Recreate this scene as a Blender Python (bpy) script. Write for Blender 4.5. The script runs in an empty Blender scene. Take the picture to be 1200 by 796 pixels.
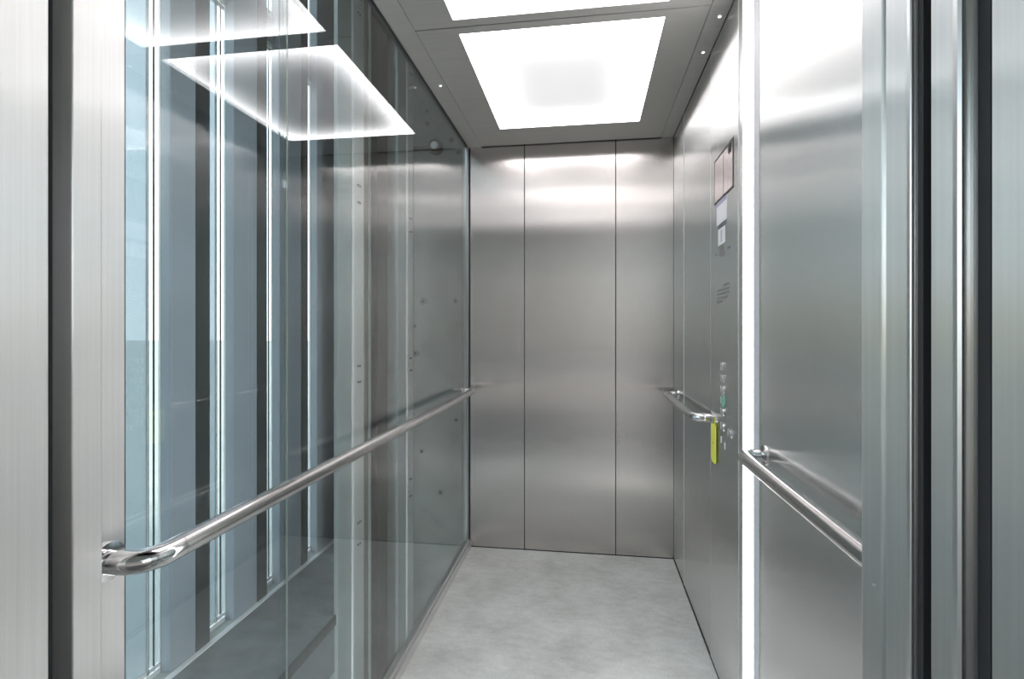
import bpy, bmesh, math, random
from mathutils import Vector, Matrix

random.seed(7)
S = bpy.context.scene
COL = S.collection

# ------------------------------------------------------------------ camera
YAW = math.radians(8.3)
F_PX = 605.0
CAM_Z = 1.19
cam_d = bpy.data.cameras.new('camera')
cam = bpy.data.objects.new('camera', cam_d)
COL.objects.link(cam)
cam.location = (0, 0, CAM_Z)
cam.rotation_euler = (math.pi / 2, 0, YAW)
cam_d.sensor_width = 36
cam_d.lens = F_PX / 1200 * 36
cam_d.shift_y = -(398 - 388) / 1200
cam_d.clip_start = 0.01
S.camera = cam

# ------------------------------------------------------------------ world
w = bpy.data.worlds.new('sky_world')
S.world = w
w.use_nodes = True
wn = w.node_tree.nodes
wl = w.node_tree.links
bg = wn['Background']
tc = wn.new('ShaderNodeTexCoord')
sp = wn.new('ShaderNodeSeparateXYZ')
wl.new(tc.outputs['Generated'], sp.inputs[0])
cr = wn.new('ShaderNodeValToRGB')
cr.color_ramp.elements[0].position = 0.0
cr.color_ramp.elements[0].color = (0.80, 0.89, 0.93, 1)
cr.color_ramp.elements[1].position = 0.8
cr.color_ramp.elements[1].color = (0.40, 0.62, 0.82, 1)
wl.new(sp.outputs['Z'], cr.inputs[0])
nz = wn.new('ShaderNodeTexNoise')
nz.inputs['Scale'].default_value = 3.0
nz.inputs['Detail'].default_value = 4.0
wl.new(tc.outputs['Generated'], nz.inputs['Vector'])
cl = wn.new('ShaderNodeValToRGB')
cl.color_ramp.elements[0].position = 0.45
cl.color_ramp.elements[1].position = 0.65
wl.new(nz.outputs['Fac'], cl.inputs[0])
mx = wn.new('ShaderNodeMixRGB')
mx.inputs[2].default_value = (0.9, 0.93, 0.95, 1)
wl.new(cl.outputs[0], mx.inputs[0])
wl.new(cr.outputs[0], mx.inputs[1])
wl.new(mx.outputs[0], bg.inputs[0])
bg.inputs[1].default_value = 1.6

# hazy sun
sd = bpy.data.lights.new('sun', 'SUN')
sd.energy = 2.5
sd.angle = math.radians(8)
sd.color = (1.0, 0.93, 0.82)
so = bpy.data.objects.new('sun', sd)
COL.objects.link(so)
so.rotation_euler = (math.radians(50), 0, math.radians(25))

vs = S.view_settings
vs.view_transform = 'Standard'
vs.look = 'None'
vs.gamma = 1
vs.use_curve_mapping = False
vs.exposure = 1.25

# light levels of the lamps the place has
PANEL_EDGE = 3.5
PANEL_MID = 0.25
STRIP_LIGHT = 4.5

# ------------------------------------------------------------------ materials
def newmat(name):
    m = bpy.data.materials.new(name)
    m.use_nodes = True
    nt = m.node_tree
    b = nt.nodes['Principled BSDF']
    return m, nt, b

def brushed(name, col, rough=0.28, aniso=0.95, vertical=True, grain=0.10, wave=0.0, spec_noise=0.03, spread=0.0):
    m, nt, b = newmat(name)
    n, l = nt.nodes, nt.links
    b.inputs['Metallic'].default_value = 1.0
    b.inputs['Anisotropic'].default_value = aniso
    geo = n.new('ShaderNodeNewGeometry')
    cx = n.new('ShaderNodeVectorMath'); cx.operation = 'CROSS_PRODUCT'
    l.new(geo.outputs['True Normal'], cx.inputs[0])
    cx.inputs[1].default_value = (0, 0, 1) if vertical else (1, 0, 0)
    l.new(cx.outputs[0], b.inputs['Tangent'])
    mp = n.new('ShaderNodeMapping')
    mp.inputs['Scale'].default_value = (260, 260, 3) if vertical else (3, 260, 260)
    l.new(geo.outputs['Position'], mp.inputs[0])
    t = n.new('ShaderNodeTexNoise'); t.inputs['Scale'].default_value = 1.0; t.inputs['Detail'].default_value = 3
    l.new(mp.outputs[0], t.inputs['Vector'])
    r = n.new('ShaderNodeMapRange')
    r.inputs['To Min'].default_value = 1 - grain
    r.inputs['To Max'].default_value = 1 + grain * 0.6
    l.new(t.outputs['Fac'], r.inputs['Value'])
    v = n.new('ShaderNodeVectorMath'); v.operation = 'SCALE'
    v.inputs[0].default_value = col
    l.new(r.outputs[0], v.inputs['Scale'])
    l.new(v.outputs[0], b.inputs['Base Color'])
    r2 = n.new('ShaderNodeMapRange')
    r2.inputs['To Min'].default_value = rough - spec_noise
    r2.inputs['To Max'].default_value = rough + spec_noise
    l.new(t.outputs['Fac'], r2.inputs['Value'])
    l.new(r2.outputs[0], b.inputs['Roughness'])
    # fine vertical scratches tilt the surface sideways: reflections smear across the grain
    sc = n.new('ShaderNodeVectorMath'); sc.operation = 'SCALE'; l.new(geo.outputs['Position'], sc.inputs[0]); sc.inputs['Scale'].default_value = 9000
    wn1 = n.new('ShaderNodeTexWhiteNoise'); l.new(sc.outputs[0], wn1.inputs['Vector'])
    sepc = n.new('ShaderNodeSeparateColor'); l.new(wn1.outputs['Color'], sepc.inputs[0])
    ad = n.new('ShaderNodeMath'); ad.operation = 'ADD'; l.new(sepc.outputs[0], ad.inputs[0]); l.new(sepc.outputs[1], ad.inputs[1])
    sb = n.new('ShaderNodeMath'); sb.operation = 'SUBTRACT'; l.new(ad.outputs[0], sb.inputs[0]); sb.inputs[1].default_value = 1.0
    sm = n.new('ShaderNodeMath'); sm.operation = 'MULTIPLY'; l.new(sb.outputs[0], sm.inputs[0]); sm.inputs[1].default_value = spread
    tv = n.new('ShaderNodeVectorMath'); tv.operation = 'SCALE'; l.new(cx.outputs[0], tv.inputs[0]); l.new(sm.outputs[0], tv.inputs['Scale'])
    av = n.new('ShaderNodeVectorMath'); av.operation = 'ADD'; l.new(geo.outputs['Normal'], av.inputs[0]); l.new(tv.outputs[0], av.inputs[1])
    nv = n.new('ShaderNodeVectorMath'); nv.operation = 'NORMALIZE'; l.new(av.outputs[0], nv.inputs[0])
    bg_ = nv
    l.new(nv.outputs[0], b.inputs['Normal'])
    if wave:
        t2 = n.new('ShaderNodeTexNoise'); t2.inputs['Scale'].default_value = 2.2; t2.inputs['Detail'].default_value = 1
        l.new(geo.outputs['Position'], t2.inputs['Vector'])
        bp = n.new('ShaderNodeBump'); bp.inputs['Strength'].default_value = wave; bp.inputs['Distance'].default_value = 0.01
        l.new(t2.outputs['Fac'], bp.inputs['Height'])
        l.new(bg_.outputs[0], bp.inputs['Normal'])
        l.new(bp.outputs[0], b.inputs['Normal'])
    return m

def plain(name, col, rough=0.5, metal=0.0, bump=0.0, bscale=60, var=0.0, vscale=8, stretch=(1, 1, 1)):
    m, nt, b = newmat(name)
    n, l = nt.nodes, nt.links
    b.inputs['Metallic'].default_value = metal
    b.inputs['Roughness'].default_value = rough
    b.inputs['Base Color'].default_value = (*col, 1)
    geo = n.new('ShaderNodeNewGeometry')
    if var:
        mp = n.new('ShaderNodeMapping'); mp.inputs['Scale'].default_value = stretch
        l.new(geo.outputs['Position'], mp.inputs[0])
        t = n.new('ShaderNodeTexNoise'); t.inputs['Scale'].default_value = vscale; t.inputs['Detail'].default_value = 5
        t.inputs['Roughness'].default_value = 0.6
        l.new(mp.outputs[0], t.inputs['Vector'])
        r = n.new('ShaderNodeMapRange')
        r.inputs['From Min'].default_value = 0.25; r.inputs['From Max'].default_value = 0.75
        r.inputs['To Min'].default_value = 1 - var
        r.inputs['To Max'].default_value = 1 + var
        l.new(t.outputs['Fac'], r.inputs['Value'])
        v = n.new('ShaderNodeVectorMath'); v.operation = 'SCALE'
        v.inputs[0].default_value = col
        l.new(r.outputs[0], v.inputs['Scale'])
        l.new(v.outputs[0], b.inputs['Base Color'])
    if bump:
        t2 = n.new('ShaderNodeTexNoise'); t2.inputs['Scale'].default_value = bscale; t2.inputs['Detail'].default_value = 4
        l.new(geo.outputs['Position'], t2.inputs['Vector'])
        bp = n.new('ShaderNodeBump'); bp.inputs['Strength'].default_value = bump; bp.inputs['Distance'].default_value = 0.004
        l.new(t2.outputs['Fac'], bp.inputs['Height'])
        l.new(bp.outputs[0], b.inputs['Normal'])
    return m

def emis(name, col, s):
    m, nt, b = newmat(name)
    b.inputs['Base Color'].default_value = (0.8, 0.8, 0.8, 1)
    b.inputs['Emission Color'].default_value = (*col, 1)
    b.inputs['Emission Strength'].default_value = s
    return m

def panel_light(name, cx, cy, hx, hy):
    """edge lit diffuser: bright at the rim where the LEDs sit, dimmer in the middle"""
    m, nt, b = newmat(name)
    n, l = nt.nodes, nt.links
    b.inputs['Base Color'].default_value = (0.8, 0.8, 0.8, 1)
    b.inputs['Roughness'].default_value = 0.3
    geo = n.new('ShaderNodeNewGeometry')
    s = n.new('ShaderNodeSeparateXYZ')
    l.new(geo.outputs['Position'], s.inputs[0])
    def axis(out, c, h):
        a = n.new('ShaderNodeMath'); a.operation = 'SUBTRACT'; l.new(out, a.inputs[0]); a.inputs[1].default_value = c
        q = n.new('ShaderNodeMath'); q.operation = 'DIVIDE'; l.new(a.outputs[0], q.inputs[0]); q.inputs[1].default_value = h
        p = n.new('ShaderNodeMath'); p.operation = 'ABSOLUTE'; l.new(q.outputs[0], p.inputs[0])
        e = n.new('ShaderNodeMath'); e.operation = 'POWER'; l.new(p.outputs[0], e.inputs[0]); e.inputs[1].default_value = 6.0
        return e.outputs[0]
    ax, ay = axis(s.outputs['X'], cx, hx), axis(s.outputs['Y'], cy, hy)
    ad = n.new('ShaderNodeMath'); ad.operation = 'ADD'; l.new(ax, ad.inputs[0]); l.new(ay, ad.inputs[1]); ad.use_clamp = True
    r = n.new('ShaderNodeMapRange')
    r.inputs['To Min'].default_value = PANEL_MID
    r.inputs['To Max'].default_value = PANEL_EDGE
    l.new(ad.outputs[0], r.inputs['Value'])
    b.inputs['Emission Color'].default_value = (1.0, 0.975, 0.985, 1)
    l.new(r.outputs[0], b.inputs['Emission Strength'])
    return m

def glass(name, tint, ior=1.5, rough=0.0):
    m = bpy.data.materials.new(name); m.use_nodes = True
    n, l = m.node_tree.nodes, m.node_tree.links
    n.remove(n['Principled BSDF'])
    out = n['Material Output']
    tr = n.new('ShaderNodeBsdfTransparent'); tr.inputs[0].default_value = (*tint, 1)
    gl = n.new('ShaderNodeBsdfGlossy'); gl.inputs['Roughness'].default_value = rough
    geo = n.new('ShaderNodeNewGeometry')
    mr = n.new('ShaderNodeMapRange')
    mr.inputs['To Min'].default_value = ior
    mr.inputs['To Max'].default_value = 1.0 / ior
    l.new(geo.outputs['Backfacing'], mr.inputs['Value'])
    fr = n.new('ShaderNodeFresnel'); l.new(mr.outputs[0], fr.inputs['IOR'])
    mix = n.new('ShaderNodeMixShader')
    l.new(fr.outputs[0], mix.inputs[0]); l.new(tr.outputs[0], mix.inputs[1]); l.new(gl.outputs[0], mix.inputs[2])
    l.new(mix.outputs[0], out.inputs['Surface'])
    return m

STEEL = (0.62, 0.59, 0.572)
M = {}
M['steel'] = brushed('brushed_steel', STEEL, rough=0.24, aniso=1.0, wave=0.05, spread=0.13)
M['steel_side'] = brushed('brushed_steel_side', (0.75, 0.75, 0.74), rough=0.25, aniso=1.0, wave=0.05, spread=0.50)
M['steel_jamb'] = brushed('brushed_steel_jamb', (0.76, 0.76, 0.745), rough=0.32, aniso=0.95, spread=0.50)
M['steel_fine'] = brushed('fine_steel', (0.62, 0.61, 0.60), rough=0.30, aniso=0.6, vertical=False, grain=0.15)
M['ceiling'] = brushed('ceiling_steel', (0.62, 0.60, 0.57), rough=0.5, aniso=0.3, vertical=False, grain=0.18)
M['ceiling'].node_tree.nodes['Principled BSDF'].inputs['Metallic'].default_value = 0.6
M['chrome'] = plain('polished_steel', (0.66, 0.65, 0.65), rough=0.10, metal=1.0)
M['rail'] = plain('satin_rail', (0.62, 0.61, 0.61), rough=0.17, metal=1.0)
M['alu'] = plain('bare_aluminium', (0.75, 0.75, 0.75), rough=0.32, metal=1.0)
M['joint'] = plain('bright_joint', (0.85, 0.85, 0.84), rough=0.5, metal=0.5)
M['dark'] = plain('dark_gap', (0.015, 0.015, 0.017), rough=0.7)
M['rubber'] = plain('dark_rubber', (0.03, 0.032, 0.035), rough=0.55)  # for real seals, and for shade put into the door gaps
M['glass'] = glass('cabin_glass', (0.955, 0.98, 0.98), ior=1.72)
M['winglass'] = glass('window_glass', (0.52, 0.56, 0.575), ior=1.45)
def frosted(m, col, fac):
    n, l = m.node_tree.nodes, m.node_tree.links
    t = n.new('ShaderNodeBsdfTranslucent'); t.inputs[0].default_value = (*col, 1)
    mx = n.new('ShaderNodeMixShader'); mx.inputs[0].default_value = fac
    tr = [q for q in n if q.type == 'BSDF_TRANSPARENT'][0]
    main = [q for q in n if q.type == 'MIX_SHADER' and q is not mx][0]
    l.new(tr.outputs[0], mx.inputs[1]); l.new(t.outputs[0], mx.inputs[2])
    l.new(mx.outputs[0], main.inputs[1])
frosted(M['winglass'], (0.62, 0.66, 0.67), 0.30)
M['clearglass'] = glass('side_light_glass', (0.97, 0.985, 0.98), ior=1.4)
M['white'] = plain('white_frame', (0.88, 0.90, 0.90), rough=0.35)
M['conc'] = plain('shaft_concrete', (0.42, 0.46, 0.44), rough=0.85, bump=0.35, bscale=35, var=0.22, vscale=4)
M['pier'] = plain('pier_paint', (0.44, 0.50, 0.56), rough=0.4, bump=0.1, var=0.10, vscale=3)
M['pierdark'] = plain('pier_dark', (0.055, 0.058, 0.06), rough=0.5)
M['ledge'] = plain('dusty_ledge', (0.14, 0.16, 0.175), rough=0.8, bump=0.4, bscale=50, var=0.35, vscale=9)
M['railpost'] = plain('guide_rail_paint', (0.40, 0.46, 0.45), rough=0.45, metal=0.3, var=0.08, vscale=5)
M['railblade'] = plain('guide_rail_steel', (0.80, 0.80, 0.77), rough=0.4, metal=0.5, var=0.08, vscale=5)
M['brown'] = plain('brown_steel', (0.16, 0.145, 0.13), rough=0.5, metal=0.4)
M['brown_lt'] = plain('pale_brown_steel', (0.36, 0.34, 0.31), rough=0.45, metal=0.4)
M['bolt'] = plain('dull_bolt', (0.22, 0.22, 0.21), rough=0.5, metal=0.5)
M['paper'] = plain('white_paper', (0.85, 0.85, 0.88), rough=0.6)
M['ink'] = plain('grey_ink', (0.16, 0.17, 0.19), rough=0.6)
M['logo'] = plain('engraved_grey', (0.22, 0.22, 0.21), rough=0.5)
M['yellow'] = plain('yellow_plastic', (0.95, 0.95, 0.12), rough=0.4)
M['green'] = plain('green_ring', (0.16, 0.50, 0.36), rough=0.4)
M['display'] = brushed('display_steel', (0.55, 0.50, 0.50), rough=0.22, aniso=0.7)
M['gravel'] = plain('pale_gravel', (0.34, 0.35, 0.32), rough=0.9, var=0.15, vscale=3)
M['ground'] = plain('paving', (0.10, 0.085, 0.072), rough=0.85, bump=0.3, bscale=20, var=0.15, vscale=2)
M['yellow_wall'] = plain('ochre_render', (0.21, 0.175, 0.145), rough=0.9, var=0.08, vscale=1)
M['strip'] = emis('strip_light', (1.0, 0.985, 0.99), STRIP_LIGHT)
M['frost'] = plain('frosted_edge', (0.72, 0.70, 0.76), rough=0.35)
M['roof'] = plain('roof_tile', (0.25, 0.2, 0.17), rough=0.8)
M['led'] = emis('led_white', (1, 1, 1), 0.5)

# vinyl floor: pale cloudy concrete look in soft squarish patches, fine weave
def floor_mat():
    m, nt, b = newmat('vinyl_floor')
    n, l = nt.nodes, nt.links
    geo = n.new('ShaderNodeNewGeometry')
    def noise(scale, det, st=(1, 1, 1)):
        mp = n.new('ShaderNodeMapping'); mp.inputs['Scale'].default_value = st
        l.new(geo.outputs['Position'], mp.inputs[0])
        t = n.new('ShaderNodeTexNoise'); t.inputs['Scale'].default_value = scale; t.inputs['Detail'].default_value = det
        l.new(mp.outputs[0], t.inputs['Vector'])
        return t.outputs['Fac']
    a = noise(4.5, 6)
    c = noise(18, 3, (1, 2.2, 1))
    f = noise(40, 4, (6, 1, 1))
    f2 = noise(40, 4, (1, 6, 1))
    def mul(x, k):
        q = n.new('ShaderNodeMath'); q.operation = 'MULTIPLY'; l.new(x, q.inputs[0]); q.inputs[1].default_value = k; return q.outputs[0]
    def add(x, y):
        q = n.new('ShaderNodeMath'); q.operation = 'ADD'; l.new(x, q.inputs[0]); l.new(y, q.inputs[1]); return q.outputs[0]
    s = add(add(mul(a, 0.42), mul(c, 0.22)), add(mul(f, 0.18), mul(f2, 0.18)))
    ramp = n.new('ShaderNodeValToRGB')
    ramp.color_ramp.elements[0].position = 0.36; ramp.color_ramp.elements[0].color = (0.46, 0.455, 0.43, 1)
    ramp.color_ramp.elements[1].position = 0.62; ramp.color_ramp.elements[1].color = (0.72, 0.72, 0.70, 1)
    l.new(s, ramp.inputs[0])
    l.new(ramp.outputs[0], b.inputs['Base Color'])
    b.inputs['Roughness'].default_value = 0.5
    bp = n.new('ShaderNodeBump'); bp.inputs['Strength'].default_value = 0.15; bp.inputs['Distance'].default_value = 0.002
    l.new(s, bp.inputs['Height']); l.new(bp.outputs[0], b.inputs['Normal'])
    return m
M['floor'] = floor_mat()

# ------------------------------------------------------------------ mesh helpers
def link(name, bm, mat, parent=None, smooth=False):
    me = bpy.data.meshes.new(name)
    bm.to_mesh(me); bm.free()
    if smooth:
        for p in me.polygons: p.use_smooth = True
    me.materials.append(mat)
    o = bpy.data.objects.new(name, me)
    COL.objects.link(o)
    if parent is not None: o.parent = parent
    return o

def boxbm(bm, x0, x1, y0, y1, z0, z1, bev=0.0, seg=1):
    t = bmesh.new()
    bmesh.ops.create_cube(t, size=1)
    for v in t.verts:
        v.co = Vector(((x0 + x1) / 2 + v.co.x * (x1 - x0), (y0 + y1) / 2 + v.co.y * (y1 - y0), (z0 + z1) / 2 + v.co.z * (z1 - z0)))
    if bev:
        bmesh.ops.bevel(t, geom=t.edges[:], offset=bev, segments=seg, affect='EDGES', profile=0.6)
    me = bpy.data.meshes.new('tmp'); t.to_mesh(me); t.free()
    bm.from_mesh(me); bpy.data.meshes.remove(me)

def box(name, x0, x1, y0, y1, z0, z1, mat, parent=None, bev=0.0, seg=1):
    bm = bmesh.new(); boxbm(bm, x0, x1, y0, y1, z0, z1, bev, seg)
    return link(name, bm, mat, parent)

def boxes(name, lst, mat, parent=None, bev=0.0):
    bm = bmesh.new()
    for b in lst: boxbm(bm, *b, bev)
    return link(name, bm, mat, parent)

def prism(name, pts, z0, z1, mat, parent=None, bev=0.0):
    """closed xy outline pulled up from z0 to z1"""
    bm = bmesh.new()
    a = [bm.verts.new((x, y, z0)) for x, y in pts]
    f = bm.faces.new(a)
    r = bmesh.ops.extrude_face_region(bm, geom=[f])
    for v in r['geom']:
        if isinstance(v, bmesh.types.BMVert): v.co.z = z1
    bmesh.ops.recalc_face_normals(bm, faces=bm.faces[:])
    if bev:
        es = [e for e in bm.edges if abs(e.verts[0].co.z - e.verts[1].co.z) > 0.01]
        bmesh.ops.bevel(bm, geom=es, offset=bev, segments=3, affect='EDGES', profile=0.5)
    return link(name, bm, mat, parent)

def cyl(bm, p0, p1, r0, r1=None, seg=20, cap=True):
    r1 = r0 if r1 is None else r1
    p0, p1 = Vector(p0), Vector(p1)
    d = (p1 - p0)
    q = d.to_track_quat('Z', 'Y').to_matrix().to_4x4()
    mtx = Matrix.Translation((p0 + p1) / 2) @ q
    bmesh.ops.create_cone(bm, cap_ends=cap, segments=seg, radius1=r0, radius2=r1, depth=d.length, matrix=mtx)

def tube(bm, path, r, seg=24, cap=True):
    P = [Vector(p) for p in path]
    rings = []
    up = Vector((0, 0, 1))
    for i, p in enumerate(P):
        if i == 0: t = P[1] - P[0]
        elif i == len(P) - 1: t = P[-1] - P[-2]
        else: t = (P[i + 1] - P[i]).normalized() + (P[i] - P[i - 1]).normalized()
        t.normalize()
        s = t.cross(up).normalized()
        u = s.cross(t).normalized()
        rings.append([bm.verts.new(p + (s * math.cos(a) + u * math.sin(a)) * r) for a in [2 * math.pi * k / seg for k in range(seg)]])
    for a, b in zip(rings, rings[1:]):
        for k in range(seg):
            f = bm.faces.new((a[k], a[(k + 1) % seg], b[(k + 1) % seg], b[k])); f.smooth = True
    if cap:
        bm.faces.new(list(reversed(rings[0]))); bm.faces.new(rings[-1])
    bmesh.ops.recalc_face_normals(bm, faces=bm.faces[:])

def empty(name, loc=(0, 0, 0), label=None, cat=None, group=None, kind=None):
    o = bpy.data.objects.new(name, None)
    COL.objects.link(o)
    o.location = loc
    o.empty_display_size = 0.05
    return tag(o, label, cat, group, kind)

def tag(o, label=None, cat=None, group=None, kind=None):
    if label: o['label'] = label
    if cat: o['category'] = cat
    if group: o['group'] = group
    if kind: o['kind'] = kind
    return o

def struct(o, label=None, cat=None):
    o['kind'] = 'structure'
    if label: o['label'] = label
    if cat: o['category'] = cat
    return o

def rooted(e):
    """children were built in world space: move them into the frame of their empty"""
    for c in e.children:
        if c.type == 'MESH' and e.location.length > 0 and not c.get('_r'):
            c.data.transform(Matrix.Translation(-Vector(e.location)))
            for g in c.children:
                if g.type == 'MESH': g.data.transform(Matrix.Translation(-Vector(e.location)))

# ------------------------------------------------------------------ dimensions (metres, floor at z = 0)
XL, XR = -0.651, 0.446      # side walls
YF, YB = 0.60, 2.785        # front return, back wall
ZC = 2.20                   # ceiling

# ------------------------------------------------------------------ cabin shell
floor = struct(empty('floor'), 'pale grey cloudy vinyl floor of the lift cabin', 'floor')
box('vinyl_sheet', XL, XR + 0.01, 0.60, YB, -0.04, 0.0, M['floor'], floor)
box('threshold_plate', XL, 0.30, 0.545, 0.60, -0.04, 0.001, M['steel_fine'], floor)
box('landing_sill', XL, 0.46, 0.10, 0.515, -0.04, 0.0, M['steel_fine'], floor)
box('running_gap', XL, 0.46, 0.515, 0.545, -0.08, -0.03, M['dark'], floor)

bw = struct(empty('wall_back'), 'back wall of three tall brushed steel panels with narrow dark joints', 'wall')
box('backing', XL - 0.02, XR + 0.03, YB + 0.004, YB + 0.03, -0.02, ZC + 0.05, M['dark'], bw)
for a, b in ((XL + 0.012, -0.3395), (-0.3365, 0.1475), (0.1505, XR)):
    box('steel_panel', a, b, YB, YB + 0.012, 0.004, ZC - 0.001 + 0.03, M['steel'], bw, bev=0.0015)

rw = struct(empty('wall_right'), 'right wall of brushed steel panels beside the control panel', 'wall')
box('backing', XR + 0.014, XR + 0.05, 0.56, YB + 0.03, -0.02, ZC + 0.05, M['dark'], rw)
for a, b in ((0.60, 1.432), (1.966, 2.497), (2.500, YB - 0.001)):
    box('steel_panel', XR, XR + 0.013, a, b, 0.006, ZC + 0.03, M['steel_side'], rw, bev=0.0015)

# left wall: steel return strip, two glass panes, thin frame
lw = struct(empty('wall_left'), 'glazed left wall of clear full-height glass panes in slim metal frame', 'wall')
box('steel_panel', XL - 0.015, XL, 0.575, 0.648, 0.0, ZC + 0.03, M['steel_jamb'], lw, bev=0.0015)
for a, b in ((0.651, 1.0505), (1.0535, YB - 0.020)):
    box('glass_pane', XL - 0.012, XL - 0.001, a, b, 0.03, ZC + 0.02, M['glass'], lw)
box('joint_seal', XL - 0.0045, XL - 0.0015, 1.0507, 1.0533, 0.03, ZC + 0.02, plain('clear_seal', (0.30, 0.36, 0.32), rough=0.4), lw)
box('corner_post', XL - 0.018, XL + 0.004, YB - 0.006, YB + 0.003, 0.0, ZC + 0.02, M['alu'], lw, bev=0.001)
box('corner_seal', XL - 0.012, XL + 0.0005, YB - 0.014, YB - 0.006, 0.03, ZC + 0.02, M['rubber'], lw)
box('glass_edge_trim', XL - 0.014, XL + 0.001, YB - 0.020, YB - 0.014, 0.03, ZC + 0.02, M['alu'], lw)
box('top_trim', XL - 0.014, XL + 0.003, 0.65, YB, ZC - 0.003, ZC + 0.03, M['rubber'], lw)

for a, b in ((2.497, 2.500), (1.9625, 1.966), (1.613, 1.618), (1.432, 1.436)):
    box('joint_strip', XR - 0.0015, XR + 0.010, a, b, 0.006, ZC + 0.02, M['joint'], rw)

bl = struct(empty('baseboard_left'), 'slim steel skirting channel under the glass wall', 'skirting')
box('channel', XL - 0.02, XL + 0.020, 0.60, YB - 0.002, 0.0, 0.036, M['alu'], bl, bev=0.002)
box('glass_bead', XL - 0.001, XL + 0.010, 0.65, YB - 0.004, 0.036, 0.044, M['alu'], bl, bev=0.002)

br = struct(box('baseboard_right', XR - 0.003, XR + 0.013, 0.60, YB, 0.0, 0.006, M['dark']), 'thin dark shadow line at the foot of the right wall', 'skirting')  # black strip stands in for the shadow, no skirting here

# ------------------------------------------------------------------ ceiling
ce = struct(empty('ceiling'), 'brushed steel lift ceiling of two framed panels round the lights', 'ceiling')
LX0, LX1 = -0.434, 0.250
L1 = (1.712, 2.550)
L0 = (0.800, 1.634)
box('void_lining', XL, XR, 0.40, YB + 0.02, ZC + 0.055, ZC + 0.07, M['dark'], ce)
def cpanel(x0, x1, y0, y1, ly, z):
    bm = bmesh.new()
    for b in ((x0, LX0, y0, y1), (LX1, x1, y0, y1), (LX0, LX1, y0, ly[0]), (LX0, LX1, ly[1], y1)):
        boxbm(bm, b[0], b[1], b[2], b[3], z, z + 0.04)
    bmesh.ops.remove_doubles(bm, verts=bm.verts[:], dist=0.00001)
    return link('ceiling_panel', bm, M['ceiling'], ce)
cpanel(-0.573, 0.380, 1.676, YB - 0.012, L1, ZC)
cpanel(-0.573, 0.380, 0.62, 1.670, L0, ZC)
box('edge_strip', XL, -0.5745, 0.60, YB, ZC + 0.001, ZC + 0.03, M['ceiling'], ce)
box('edge_strip', 0.3825, XR - 0.003, 0.60, YB - 0.001, ZC + 0.002, ZC + 0.03, M['ceiling'], ce)
for (y0, y1), lab in ((L1, 'square white ceiling light panel nearest the back wall, whole in view'),
                      (L0, 'white ceiling light panel nearer the door, cut by the top of the photo')):
    e = empty('ceiling_light', ((LX0 + LX1) / 2, (y0 + y1) / 2, ZC), lab, 'ceiling light', 'square ceiling lights')
    m = panel_light('panel_glow', (LX0 + LX1) / 2, (y0 + y1) / 2, (LX1 - LX0) / 2, (y1 - y0) / 2)
    box('diffuser', LX0 + 0.002, LX1 - 0.002, y0 + 0.002, y1 - 0.002, ZC + 0.006, ZC + 0.012, m, e)
    bm = bmesh.new()
    for b in ((LX0, LX0 + 0.002, y0, y1), (LX1 - 0.002, LX1, y0, y1), (LX0, LX1, y0, y0 + 0.002), (LX0, LX1, y1 - 0.002, y1)):
        boxbm(bm, *b, ZC + 0.0005, ZC + 0.03)
    link('frame', bm, M['alu'], e)
    rooted(e)

for (x, y, lab) in ((-0.598, 2.06, 'tiny round white ceiling stud above the glass wall'),
                    (0.415, 1.95, 'tiny round white ceiling stud in the right-hand strip, farther one'),
                    (0.420, 1.735, 'tiny round white ceiling stud in the right-hand strip, nearer one')):  # nearer disc stands in for a bright reflection
    e = empty('ceiling_stud', (x, y, ZC), lab, 'stud', 'ceiling studs')
    bm = bmesh.new(); cyl(bm, (0, 0, -0.001), (0, 0, 0.006), 0.008, seg=20)
    link('rim', bm, M['alu'], e)
    bm = bmesh.new(); cyl(bm, (0, 0, -0.003), (0, 0, 0.004), 0.0055, seg=20)
    link('lens', bm, M['led'], e)

# ------------------------------------------------------------------ front returns, doors, jambs
FT = 2.16   # underside of the cabin door header
wf = struct(empty('wall_front'), 'front return of the cabin framing the doorway', 'wall')
prism('jamb_panel', [(0.29, 0.512), (0.29, 0.555), (0.294, 0.558), (0.29, 0.561), (0.29, 0.60), (XR, 0.60), (XR, 0.512)], 0.0, ZC + 0.02, M['steel_jamb'], wf, bev=0.002)
box('corner_bead', 0.288, 0.292, 0.512, 0.518, 0.0, FT, M['alu'], wf, bev=0.001)
prism('jamb_panel', [(-0.622, 0.546), (-0.622, 0.585), (-0.626, 0.588), (XL, 0.588), (XL - 0.1, 0.58), (XL - 0.1, 0.546)], 0.0, ZC + 0.02, M['steel_jamb'], wf, bev=0.002)
box('return_lining', 0.292, XR, 0.6005, 0.603, 0.0, ZC + 0.02, plain('pale_return_lining', (0.85, 0.81, 0.80), rough=0.4), wf)  # unseen pale sheet added to brighten its reflection in the back wall
box('header', XL - 0.1, XR + 0.05, 0.545, 0.60, FT, ZC + 0.3, M['steel_jamb'], wf)

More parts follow.
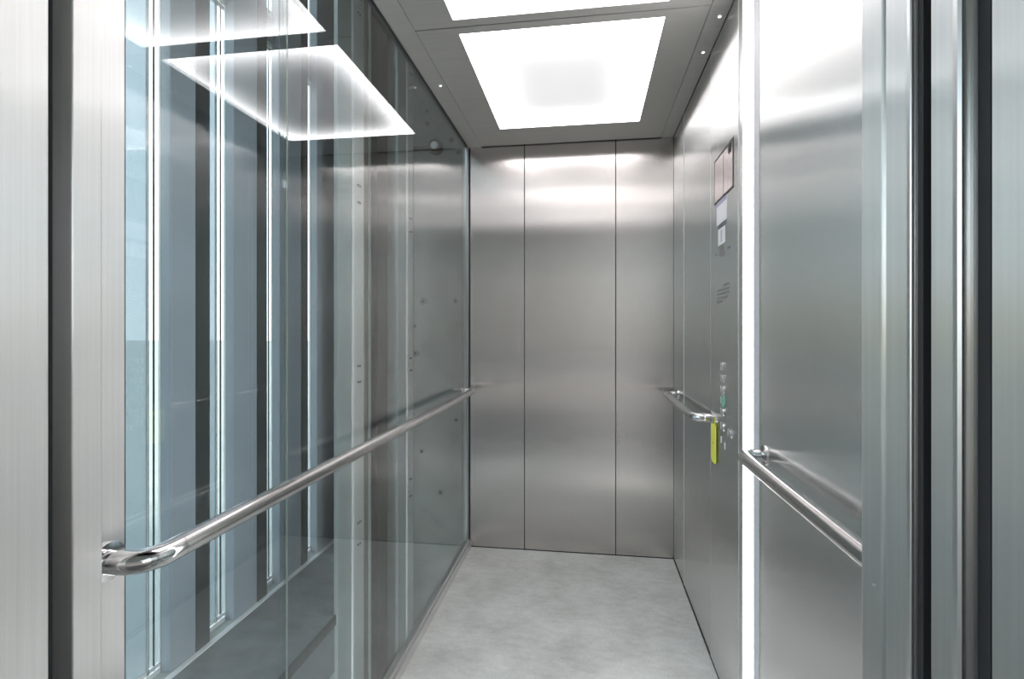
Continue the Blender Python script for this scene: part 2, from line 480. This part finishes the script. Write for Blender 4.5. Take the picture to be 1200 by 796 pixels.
# telescopic door leaves parked behind the right jamb (only their edges show)
d1 = struct(empty('door_1'), 'edge of the open steel sliding cabin door, nearer the cabin', 'door')
prism('door_leaf', [(0.296, 0.449), (0.290, 0.455), (0.290, 0.489), (0.9, 0.489), (0.9, 0.449)], 0.01, 2.14, M['steel_jamb'], d1, bev=0.003)
box('leaf_edge_bead', 0.287, 0.293, 0.449, 0.458, 0.01, 2.14, M['alu'], d1, bev=0.002)
box('gap_lining', 0.294, 0.345, 0.504, 0.5115, 0.0, 2.16, M['rubber'], d1)  # black sheet in place of the shade in the door gap
box('edge_seal', 0.300, 0.317, 0.436, 0.4485, 0.01, 2.14, M['rubber'], d1)  # black strip drawn as the deep shade between the leaves
d2 = struct(empty('door_2'), 'brushed steel landing door frame at the right edge', 'door')
box('landing_leaf', 0.318, 0.9, 0.426, 0.446, 0.01, 2.14, plain('dull_leaf_steel', (0.35, 0.34, 0.33), rough=0.35, metal=1.0), d2, bev=0.003)
box('landing_jamb', 0.290, 0.60, 0.12, 0.423, 0.0, 2.2, M['steel_jamb'], d2, bev=0.003)
d3 = struct(empty('door_3'), 'brushed steel landing door frame at the left edge', 'door')
box('landing_jamb', -0.80, -0.622, 0.12, 0.520, 0.0, 2.2, M['steel_jamb'], d3, bev=0.003)
box('gap_lining', -0.66, -0.650, 0.52, 0.546, 0.0, 2.16, M['rubber'], d3)  # black sheet painted as the shade in the left gap
box('landing_header', -0.80, 0.60, 0.12, 0.50, 2.16, 2.35, M['steel_jamb'], d3)

# ------------------------------------------------------------------ handrails
def arc(c, r, a0, a1, n, z):
    return [(c[0] + r * math.cos(a0 + (a1 - a0) * k / n), c[1] + r * math.sin(a0 + (a1 - a0) * k / n), z) for k in range(n + 1)]

def handrail(side, y0, y1, label, z=0.875, off=0.060, r=0.016, near_r=0.045, drop=0.0):
    xw = XR if side > 0 else XL
    x = xw - side * off
    e = empty('handrail', (xw, y0, z), label, 'handrail', 'handrails')
    R = 0.038
    cx = x + side * R
    path = [(xw, y0, z), (xw - side * (off - R) * 0.5, y0, z)]
    straight = [(x, q, z) for q in (y0 + R + 0.02, y0 + R + 0.03, (y0 + y1) / 2, y1 - R - 0.03, y1 - R - 0.02)]
    if side > 0:
        path += arc((cx, y0 + R), R, -math.pi / 2, -math.pi, 8, z)
        path += straight
        path += arc((cx, y1 - R), R, math.pi, math.pi / 2, 8, z)
    else:
        path += arc((cx, y0 + R), R, -math.pi / 2, 0, 8, z)
        path += straight
        path += arc((cx, y1 - R), R, 0, math.pi / 2, 8, z)
    path += [(xw, y1, z)]
    # straight tube, two bent polished ends, rosettes
    n0 = 2 + 9
    mid = straight
    bm = bmesh.new(); tube(bm, mid, r, cap=False)
    t = link('tube', bm, M['rail'], e)
    for seg in (path[:n0 + 1] + [(x, y0 + R + 0.021, z)], [(x, y1 - R - 0.021, z)] + path[-(9 + 2):]):
        bm = bmesh.new(); tube(bm, seg, r + 0.0001)
        link('bent_end', bm, M['chrome'], e)
    for yy in (y0, y1):
        bm = bmesh.new()
        cyl(bm, (xw, yy, z), (xw - side * 0.006, yy, z), 0.027, 0.026, seg=28)
        link('wall_flange', bm, M['chrome'], e)
    rooted(e)
    return e

handrail(-1, 0.618, 2.66, 'long tubular steel handrail along the glass wall')
handrail(+1, 1.955, 2.66, 'short tubular steel handrail in the far right corner beside the control panel')
handrail(+1, 0.70, 1.385, 'tubular steel handrail on the right wall nearest the door, crossing the light strip')

# ------------------------------------------------------------------ vertical light strip on the right wall
ls = empty('strip_light', (XR, 1.52, 0.0), 'glowing white floor-to-ceiling light strip beside the control panel', 'wall light')
prism('diffuser', [(XR + 0.01, 1.463), (XR - 0.004, 1.463), (XR - 0.008, 1.470), (XR - 0.008, 1.550), (XR - 0.004, 1.560), (XR + 0.01, 1.560)], 0.01, ZC, M['strip'], ls, bev=0.002)
prism('side_profile', [(XR, 1.438), (XR + 0.012, 1.438), (XR + 0.012, 1.462), (XR - 0.006, 1.462), (XR - 0.005, 1.455)], 0.008, ZC, M['frost'], ls)
prism('side_profile', [(XR - 0.004, 1.561), (XR - 0.004, 1.595), (XR, 1.611), (XR + 0.012, 1.611), (XR + 0.012, 1.561)], 0.008, ZC, M['alu'], ls)
rooted(ls)

# ------------------------------------------------------------------ control panel
cp = empty('control_panel', (XR, 1.79, 0.0), 'tall brushed steel lift control panel with display and floor buttons', 'control panel')
xf = XR - 0.002
box('face_plate', xf, XR + 0.013, 1.618, 1.9625, 0.006, ZC, M['steel_side'], cp, bev=0.0015)
CZ = CAM_Z
ds = boxes('display', [(xf - 0.0016, xf, 1.672, 1.775, CZ + 0.448, CZ + 0.588), (xf - 0.0016, xf, 1.781, 1.895, CZ + 0.448, CZ + 0.588)], M['display'], cp)
boxes('display_surround', [(xf - 0.0012, xf, 1.664, 1.903, CZ + 0.440, CZ + 0.596)], M['rubber'], cp)
box('camera_window', xf - 0.003, xf - 0.0012, 1.690, 1.716, CZ + 0.560, CZ + 0.586, M['dark'], cp)
# engraved marks
box('logo_bar', xf - 0.0006, xf, 1.700, 1.732, CZ + 0.262, CZ + 0.267, M['logo'], cp)
box('logo_bar', xf - 0.0006, xf, 1.862, 1.894, CZ + 0.262, CZ + 0.267, M['logo'], cp)
box('logo_block', xf - 0.0006, xf, 1.772, 1.820, CZ + 0.250, CZ + 0.282, M['logo'], cp)
# load plate: blurred rows of small grey characters
for k, (dz, a, b) in enumerate(((0.150, 1.715, 1.78), (0.137, 1.715, 1.87), (0.124, 1.715, 1.87), (0.111, 1.73, 1.87), (0.098, 1.80, 1.87))):
    y = a
    n_ = 0
    bm = bmesh.new()
    while y < b:
        wd = random.uniform(0.006, 0.016)
        boxbm(bm, xf - 0.0005, xf, y, min(b, y + wd), CZ + dz - 0.003, CZ + dz + 0.004)
        y += wd + 0.005
    link('engraved_row', bm, M['logo'], cp)

bz = [(1.785, -0.118, '4'), (1.785, -0.157, '3'), (1.785, -0.195, '2'), (1.785, -0.231, '1'), (1.785, -0.268, '0'), (1.785, -0.318, '<>'), (1.694, -0.322, '><')]
for k, (y, dz, ch) in enumerate(bz):
    b_ = empty('button', (0, 0, 0))
    b_.parent = cp
    bm = bmesh.new(); cyl(bm, (xf + 0.001, y, CZ + dz), (xf - 0.004, y, CZ + dz), 0.0165, 0.0155, seg=28)
    bpy.data.objects.remove(b_)
    bt = link('button', bm, M['chrome'], cp)
    bm = bmesh.new(); cyl(bm, (xf - 0.004, y, CZ + dz), (xf - 0.0052, y, CZ + dz), 0.0118, seg=24)
    link('button_face', bm, M['green'] if k == 3 else M['steel_jamb'], bt)
    if k == 3:
        bt['label'] = 'green-ringed entrance floor button'
        bm = bmesh.new(); cyl(bm, (xf + 0.001, y, CZ + dz), (xf - 0.0026, y, CZ + dz), 0.0215, seg=28)
        link('green_ring', bm, M['green'], bt)
    bm = bmesh.new(); boxbm(bm, xf - 0.0008, xf, y + 0.027, y + 0.036, CZ + dz - 0.011, CZ + dz + 0.011)
    boxbm(bm, xf - 0.0008, xf, y + 0.024, y + 0.029, CZ + dz + 0.000, CZ + dz + 0.006)
    link('floor_mark', bm, M['paper'], bt)
for y, dz in ((1.812, -0.362), (1.766, -0.374)):
    bm = bmesh.new(); boxbm(bm, xf - 0.001, xf, y - 0.006, y + 0.006, CZ + dz - 0.013, CZ + dz + 0.010, 0.0004)
    link('small_mark', bm, M['paper'], cp)
bm = bmesh.new(); cyl(bm, (xf + 0.001, 1.878, CZ - 0.308), (xf - 0.006, 1.878, CZ - 0.308), 0.014, 0.013, seg=24)
kl = link('key_switch', bm, M['chrome'], cp)
box('key_slot', xf - 0.0066, xf - 0.006, 1.8765, 1.8795, CZ - 0.316, CZ - 0.300, M['dark'], kl)
rooted(cp)

# yellow key tag hanging from the key switch
kt = empty('key_tag', (xf - 0.008, 1.884, CZ - 0.31), 'long yellow plastic key tag hanging from the key switch', 'key tag')
bm = bmesh.new()
n = 8
pr = [(1.855, -0.325), (1.918, -0.325), (1.918, -0.452), (1.905, -0.460), (1.868, -0.460), (1.855, -0.452)]
a = [bm.verts.new((xf - 0.006, y, CZ + z)) for y, z in pr]
f = bm.faces.new(a); r_ = bmesh.ops.extrude_face_region(bm, geom=[f])
for v in r_['geom']:
    if isinstance(v, bmesh.types.BMVert): v.co.x -= 0.003
bmesh.ops.recalc_face_normals(bm, faces=bm.faces[:])
link('tag_body', bm, M['yellow'], kt)
bm = bmesh.new()
ring = [(xf - 0.008 + 0.002 * math.sin(t), 1.880 + 0.014 * math.cos(t), CZ - 0.316 + 0.016 * math.sin(t)) for t in [2 * math.pi * k / 20 for k in range(21)]]
for p, q in zip(ring, ring[1:]): cyl(bm, p, q, 0.0013, seg=8)
link('split_ring', bm, M['yellow'], kt)
boxes('key_bow', [(xf - 0.022, xf - 0.007, 1.876, 1.880, CZ - 0.322, CZ - 0.296)], M['chrome'], kt, bev=0.001)
bm = bmesh.new(); cyl(bm, (xf - 0.0088, 1.886, CZ - 0.39), (xf - 0.0095, 1.886, CZ - 0.39), 0.003, seg=12)
link('tag_dot', bm, M['ink'], kt)
rooted(kt)

# two stuck paper notices
n1 = empty('notice_sticker', (xf, 1.80, CZ + 0.38), 'white paper sticker directly under the display with violet top edge', 'sticker', 'stickers on the control panel')
box('paper', xf - 0.0008, xf - 0.0002, 1.742, 1.872, CZ + 0.362, CZ + 0.440, M['paper'], n1)
box('violet_band', xf - 0.0012, xf - 0.0008, 1.742, 1.872, CZ + 0.426, CZ + 0.440, plain('violet_ink', (0.45, 0.42, 0.55), rough=0.6), n1)
rooted(n1)
n2 = empty('notice_sticker', (xf, 1.80, CZ + 0.30), 'narrow white sticker with grey heading, below the other sticker', 'sticker', 'stickers on the control panel')
box('paper', xf - 0.0008, xf - 0.0002, 1.762, 1.852, CZ + 0.290, CZ + 0.345, M['paper'], n2)
bm = bmesh.new()
for k in range(6): boxbm(bm, xf - 0.0012, xf - 0.0008, 1.748 + k * 0.018, 1.760 + k * 0.018, CZ + 0.346, CZ + 0.360)
link('grey_heading', bm, M['ink'], n2)
box('grey_print', xf - 0.0012, xf - 0.0008, 1.800, 1.816, CZ + 0.298, CZ + 0.338, plain('soft_ink', (0.5, 0.48, 0.54), rough=0.6), n2)
rooted(n2)

# ------------------------------------------------------------------ lift shaft beyond the glass
XP, XW = -1.300, -1.340
ZS = CAM_Z - 1.078           # sill level
ws = struct(empty('wall_shaft_left'), 'shaft wall of concrete piers between tall narrow windows', 'wall')
piers = []
y = 1.454 - 0.297 * 3
k = -3
edges = {-3: (0.40, 0.43, 0.46), -1: (1.157, 1.25, 1.290), 0: (1.454, 1.560, 1.620), 1: (1.750, 1.884, 1.943), 2: (2.040, 2.203, 2.253), 3: (2.346, 3.10, 3.10)}
for k in (-3, -1, 0, 1, 2, 3):
    if k in edges: a, b, c = edges[k]
    else: a = 1.454 + 0.297 * k; b = a + 0.115; c = b + 0.055
    piers.append((a, c))
    box('concrete_pier', XP - 0.042, XP, a, c, ZS, 4.6, M['pier'], ws, bev=0.002)
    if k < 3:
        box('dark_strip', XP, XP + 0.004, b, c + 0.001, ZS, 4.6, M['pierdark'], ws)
box('window_sill', XW - 0.04, XP - 0.001, 0.40, 3.1, ZS - 0.02, ZS, M['conc'], ws)
box('sill_lip', XP - 0.0, XP + 0.022, 0.40, 3.1, ZS - 0.10, ZS + 0.001, M['white'], ws, bev=0.003)
box('apron', XP - 0.042, XP, 0.40, 3.1, -1.5, ZS - 0.02, M['conc'], ws)
ZT0, ZT1 = CAM_Z + 1.225, CAM_Z + 1.33
for i in range(len(piers) - 1):
    a, b = piers[i][1], piers[i + 1][0]
    wd = struct(empty('window_%d' % (i + 1), ((XW), (a + b) / 2, ZS)), 'tall narrow white-framed shaft window, number %d from the entrance' % (i + 1), 'window')
    wd['label'] = ['wide shaft window hidden behind the left door jamb',  # first bay is unseen, glazed wide to let in more sky light
                   'widest-looking bright shaft window at the left edge of the glass wall', 'second bright narrow shaft window from the left of the glass wall',
                   'third bright narrow shaft window from the left of the glass wall', 'thinnest shaft window, farthest from the door', 'farthest'][i]
    x0, x1 = XW - 0.001, XW + 0.006
    g = b - 0.046                      # far edge of the main pane; beyond it two narrow clear side lights
    for z0, z1 in ((ZS, ZT0), (ZT1, 4.5)):
        boxes('outer_frame', [(x0, x1, a, a + 0.008, z0, z1), (x0, x1, b - 0.002, b, z0, z1), (x0, x1, a, b, z0, z0 + 0.016), (x0, x1, a, b, z1 - 0.016, z1)], M['white'], wd)
        boxes('sash', [(x0 + 0.001, x1 - 0.001, a + 0.008, a + 0.016, z0 + 0.016, z1 - 0.016), (x0 + 0.001, x1 - 0.001, g - 0.004, g, z0 + 0.016, z1 - 0.016),
                       (x0 + 0.001, x1 - 0.001, a + 0.016, b - 0.002, z0 + 0.020, z0 + 0.034), (x0 + 0.001, x1 - 0.001, a + 0.016, b - 0.004, z1 - 0.034, z1 - 0.020)], M['white'], wd)
        boxes('gasket', [(x0 + 0.001, x1 - 0.001, g, g + 0.003, z0 + 0.018, z1 - 0.018), (x0 + 0.001, x1 - 0.001, g + 0.0215, g + 0.0245, z0 + 0.018, z1 - 0.018)], M['rubber'], wd)
        box('pane', x0 + 0.002, x0 + 0.005, a + 0.016, g - 0.004, z0 + 0.034, z1 - 0.034, M['clearglass'] if i == 0 else M['winglass'], wd)
        for q0, q1 in ((g + 0.003, g + 0.0215), (g + 0.0245, b - 0.002)):
            box('side_light', x0 + 0.002, x0 + 0.004, q0, q1, z0 + 0.034, z1 - 0.034, M['clearglass'], wd)
    box('transom', x0, x1 + 0.003, a, b, ZT0, ZT1, M['pier'], wd)
    rooted(wd)

# dusty slab ledge between the windows and the cabin
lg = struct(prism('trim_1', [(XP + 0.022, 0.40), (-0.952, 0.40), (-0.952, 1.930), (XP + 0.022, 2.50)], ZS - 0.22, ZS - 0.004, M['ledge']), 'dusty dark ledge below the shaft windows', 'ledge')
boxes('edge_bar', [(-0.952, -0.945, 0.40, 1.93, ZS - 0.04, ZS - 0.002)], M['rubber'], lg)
sl = struct(empty('wall_shaft_lower'), 'pale green-grey concrete below the ledge in the shaft', 'wall')
prism('lower_slab', [(-1.30, 0.40), (-0.955, 0.40), (-0.955, 1.930), (-1.30, 2.50)], -1.5, ZS - 0.22, M['conc'], sl)
box('pit_floor', -1.6, 0.8, 0.40, 3.3, -1.6, -1.5, M['conc'], sl)

wb = struct(empty('wall_shaft_back'), 'rear concrete shaft wall with round formwork tie holes', 'wall')
box('concrete_wall', -1.6, 1.0, 3.10, 3.30, -1.5, 4.6, M['conc'], wb)
tie = plain('tie_grey', (0.27, 0.30, 0.285), rough=0.9)
for hx, hz, hr in ((-1.010, 0.185, 0.026), (-0.805, 0.185, 0.015), (-1.065, 0.03, 0.012), (-0.735, -0.10, 0.010), (-1.06, -0.14, 0.022), (-0.985, 1.29, 0.02),
                   (-0.985, 1.365, 0.014), (-0.83, 1.18, 0.02), (-0.785, 1.10, 0.02), (-1.02, -0.75, 0.016), (-0.80, -0.55, 0.013), (-0.90, -1.0, 0.018)):
    bm = bmesh.new()
    cyl(bm, (hx, 3.1005, CAM_Z + hz), (hx, 3.098, CAM_Z + hz), hr, hr * 0.85, seg=20)
    h = link('tie_plug', bm, tie, wb)
    bm = bmesh.new(); cyl(bm, (hx, 3.098, CAM_Z + hz), (hx, 3.0975, CAM_Z + hz), hr * 0.35, seg=14)
    link('tie_hole', bm, M['dark'], h)
# small junction box and conduit high on the rear shaft wall
jb = empty('junction_box', (-0.925, 3.1, CAM_Z + 1.135), 'small round junction box high on the rear concrete shaft wall', 'junction box')
bm = bmesh.new(); cyl(bm, (-0.925, 3.1, CAM_Z + 1.135), (-0.925, 3.05, CAM_Z + 1.135), 0.045, 0.040, seg=24)
link('box_body', bm, M['bolt'], jb)
bm = bmesh.new(); cyl(bm, (-0.925, 3.05, CAM_Z + 1.135), (-0.925, 3.045, CAM_Z + 1.135), 0.026, 0.022, seg=20)
link('lid', bm, M['alu'], jb)
box('conduit', -1.10, -0.96, 3.08, 3.1, CAM_Z + 1.128, CAM_Z + 1.145, M['bolt'], jb)
rooted(jb)
sr = struct(empty('wall_shaft_right'), 'plain concrete shaft wall behind the steel cabin wall', 'wall')
box('concrete_wall', 0.80, 1.0, 0.50, 3.1, -1.5, 4.6, M['conc'], sr)
ct = struct(box('shaft_ceiling', -1.6, 1.0, 0.10, 3.3, 4.6, 4.8, M['conc']), 'concrete slab closing the top of the shaft', 'ceiling')

# guide rails
def guide(y0, y1, y2, label):
    e = empty('guide_rail', (-0.95, y0, -1.5), label, 'guide rail', 'vertical guide rails in the shaft')
    prism('mounting_post', [(-0.938, y0), (-0.938, y1), (-0.955, y1), (-0.955, y0)], -1.5, 4.6, M['railpost'], e, bev=0.002)
    prism('rail_blade', [(-0.935, y1), (-0.935, y2), (-0.950, y2), (-0.950, y1)], -1.5, 4.6, M['railblade'], e, bev=0.002)
    box('rail_edge', -0.937, -0.930, y1 - 0.002, y1 + 0.012, -1.5, 4.6, M['white'], e, bev=0.001)
    for zz in (0.31, 0.40, 0.98, 1.045, 1.72, 1.79, 2.5, 2.56):
        for dy in (0.45, 0.62):
            bm = bmesh.new(); cyl(bm, (-0.936, y1 + (y2 - y1) * dy, zz), (-0.929, y1 + (y2 - y1) * dy, zz), 0.0045, seg=8)
            link('bolt', bm, M['bolt'], e)
    rooted(e)
guide(1.846, 1.959, 2.071, 'bolted pale guide rail in the shaft, nearer the windows')
guide(2.475, 2.590, 2.700, 'bolted pale guide rail in the shaft, nearer the rear concrete wall')

# counterweight frame between the rails
cw = empty('counterweight_frame', (-1.18, 2.5, -1.5), 'dark brown vertical steel frame between the two guide rails', 'steel frame')
box('back_plate', -1.24, -1.22, 2.42, 3.04, -1.5, 4.6, M['brown'], cw)
for a, b, mt in ((2.34, 2.40, 'brown'), (2.46, 2.53, 'brown_lt'), (2.56, 2.60, 'brown_lt'), (2.62, 2.64, 'white'), (2.72, 2.80, 'brown')):
    box('upright', -1.20, -1.15, a, b, -1.5, 4.6, M[mt], cw, bev=0.003)
rooted(cw)

# ------------------------------------------------------------------ outside the doorway
fa = struct(empty('wall_facade'), 'building wall around the lift doorway', 'wall')
box('facade_panel', 0.60, 2.5, 0.14, 0.42, 0.0, 4.8, M['conc'], fa)
box('facade_panel', -0.80, 0.60, 0.14, 0.42, 2.35, 4.8, M['conc'], fa)
box('canopy', -2.6, 2.6, -5.5, 0.14, 2.50, 2.70, M['conc'], fa)  # unseen roof added to cut the daylight at the doorway
gl_ = struct(box('ground', -60, 60, -60, 0.10, -0.20, -0.04, M['ground']), 'grey paving outside the doorway', 'ground')
gl2 = struct(box('ground_side', -60, -1.37, 0.10, 60, -0.20, -0.05, M['gravel']), 'grey paving beyond the shaft windows', 'ground')
added_bank = prism('bank', [(-46, -45), (-40, -45), (-40, 26), (-46, 26)], -0.05, 3.6, plain('dry_grass_bank', (0.66, 0.56, 0.36), rough=0.9, var=0.2, vscale=0.5))  # unseen slope added so a warm band shows in reflections
struct(added_bank, 'ochre grassy bank outside, beyond the shaft windows', 'bank')
ow = struct(empty('wall_opposite'), 'brownish rendered house wall facing the doorway', 'wall')
box('rendered_wall', -14, 14, -16.4, -16, -0.05, 6.2, M['yellow_wall'], ow)  # unseen wall added so the steel reflects something dark and warm
box('roof_slab', -14.4, 14.4, -18, -15.6, 6.2, 6.5, M['roof'], ow)
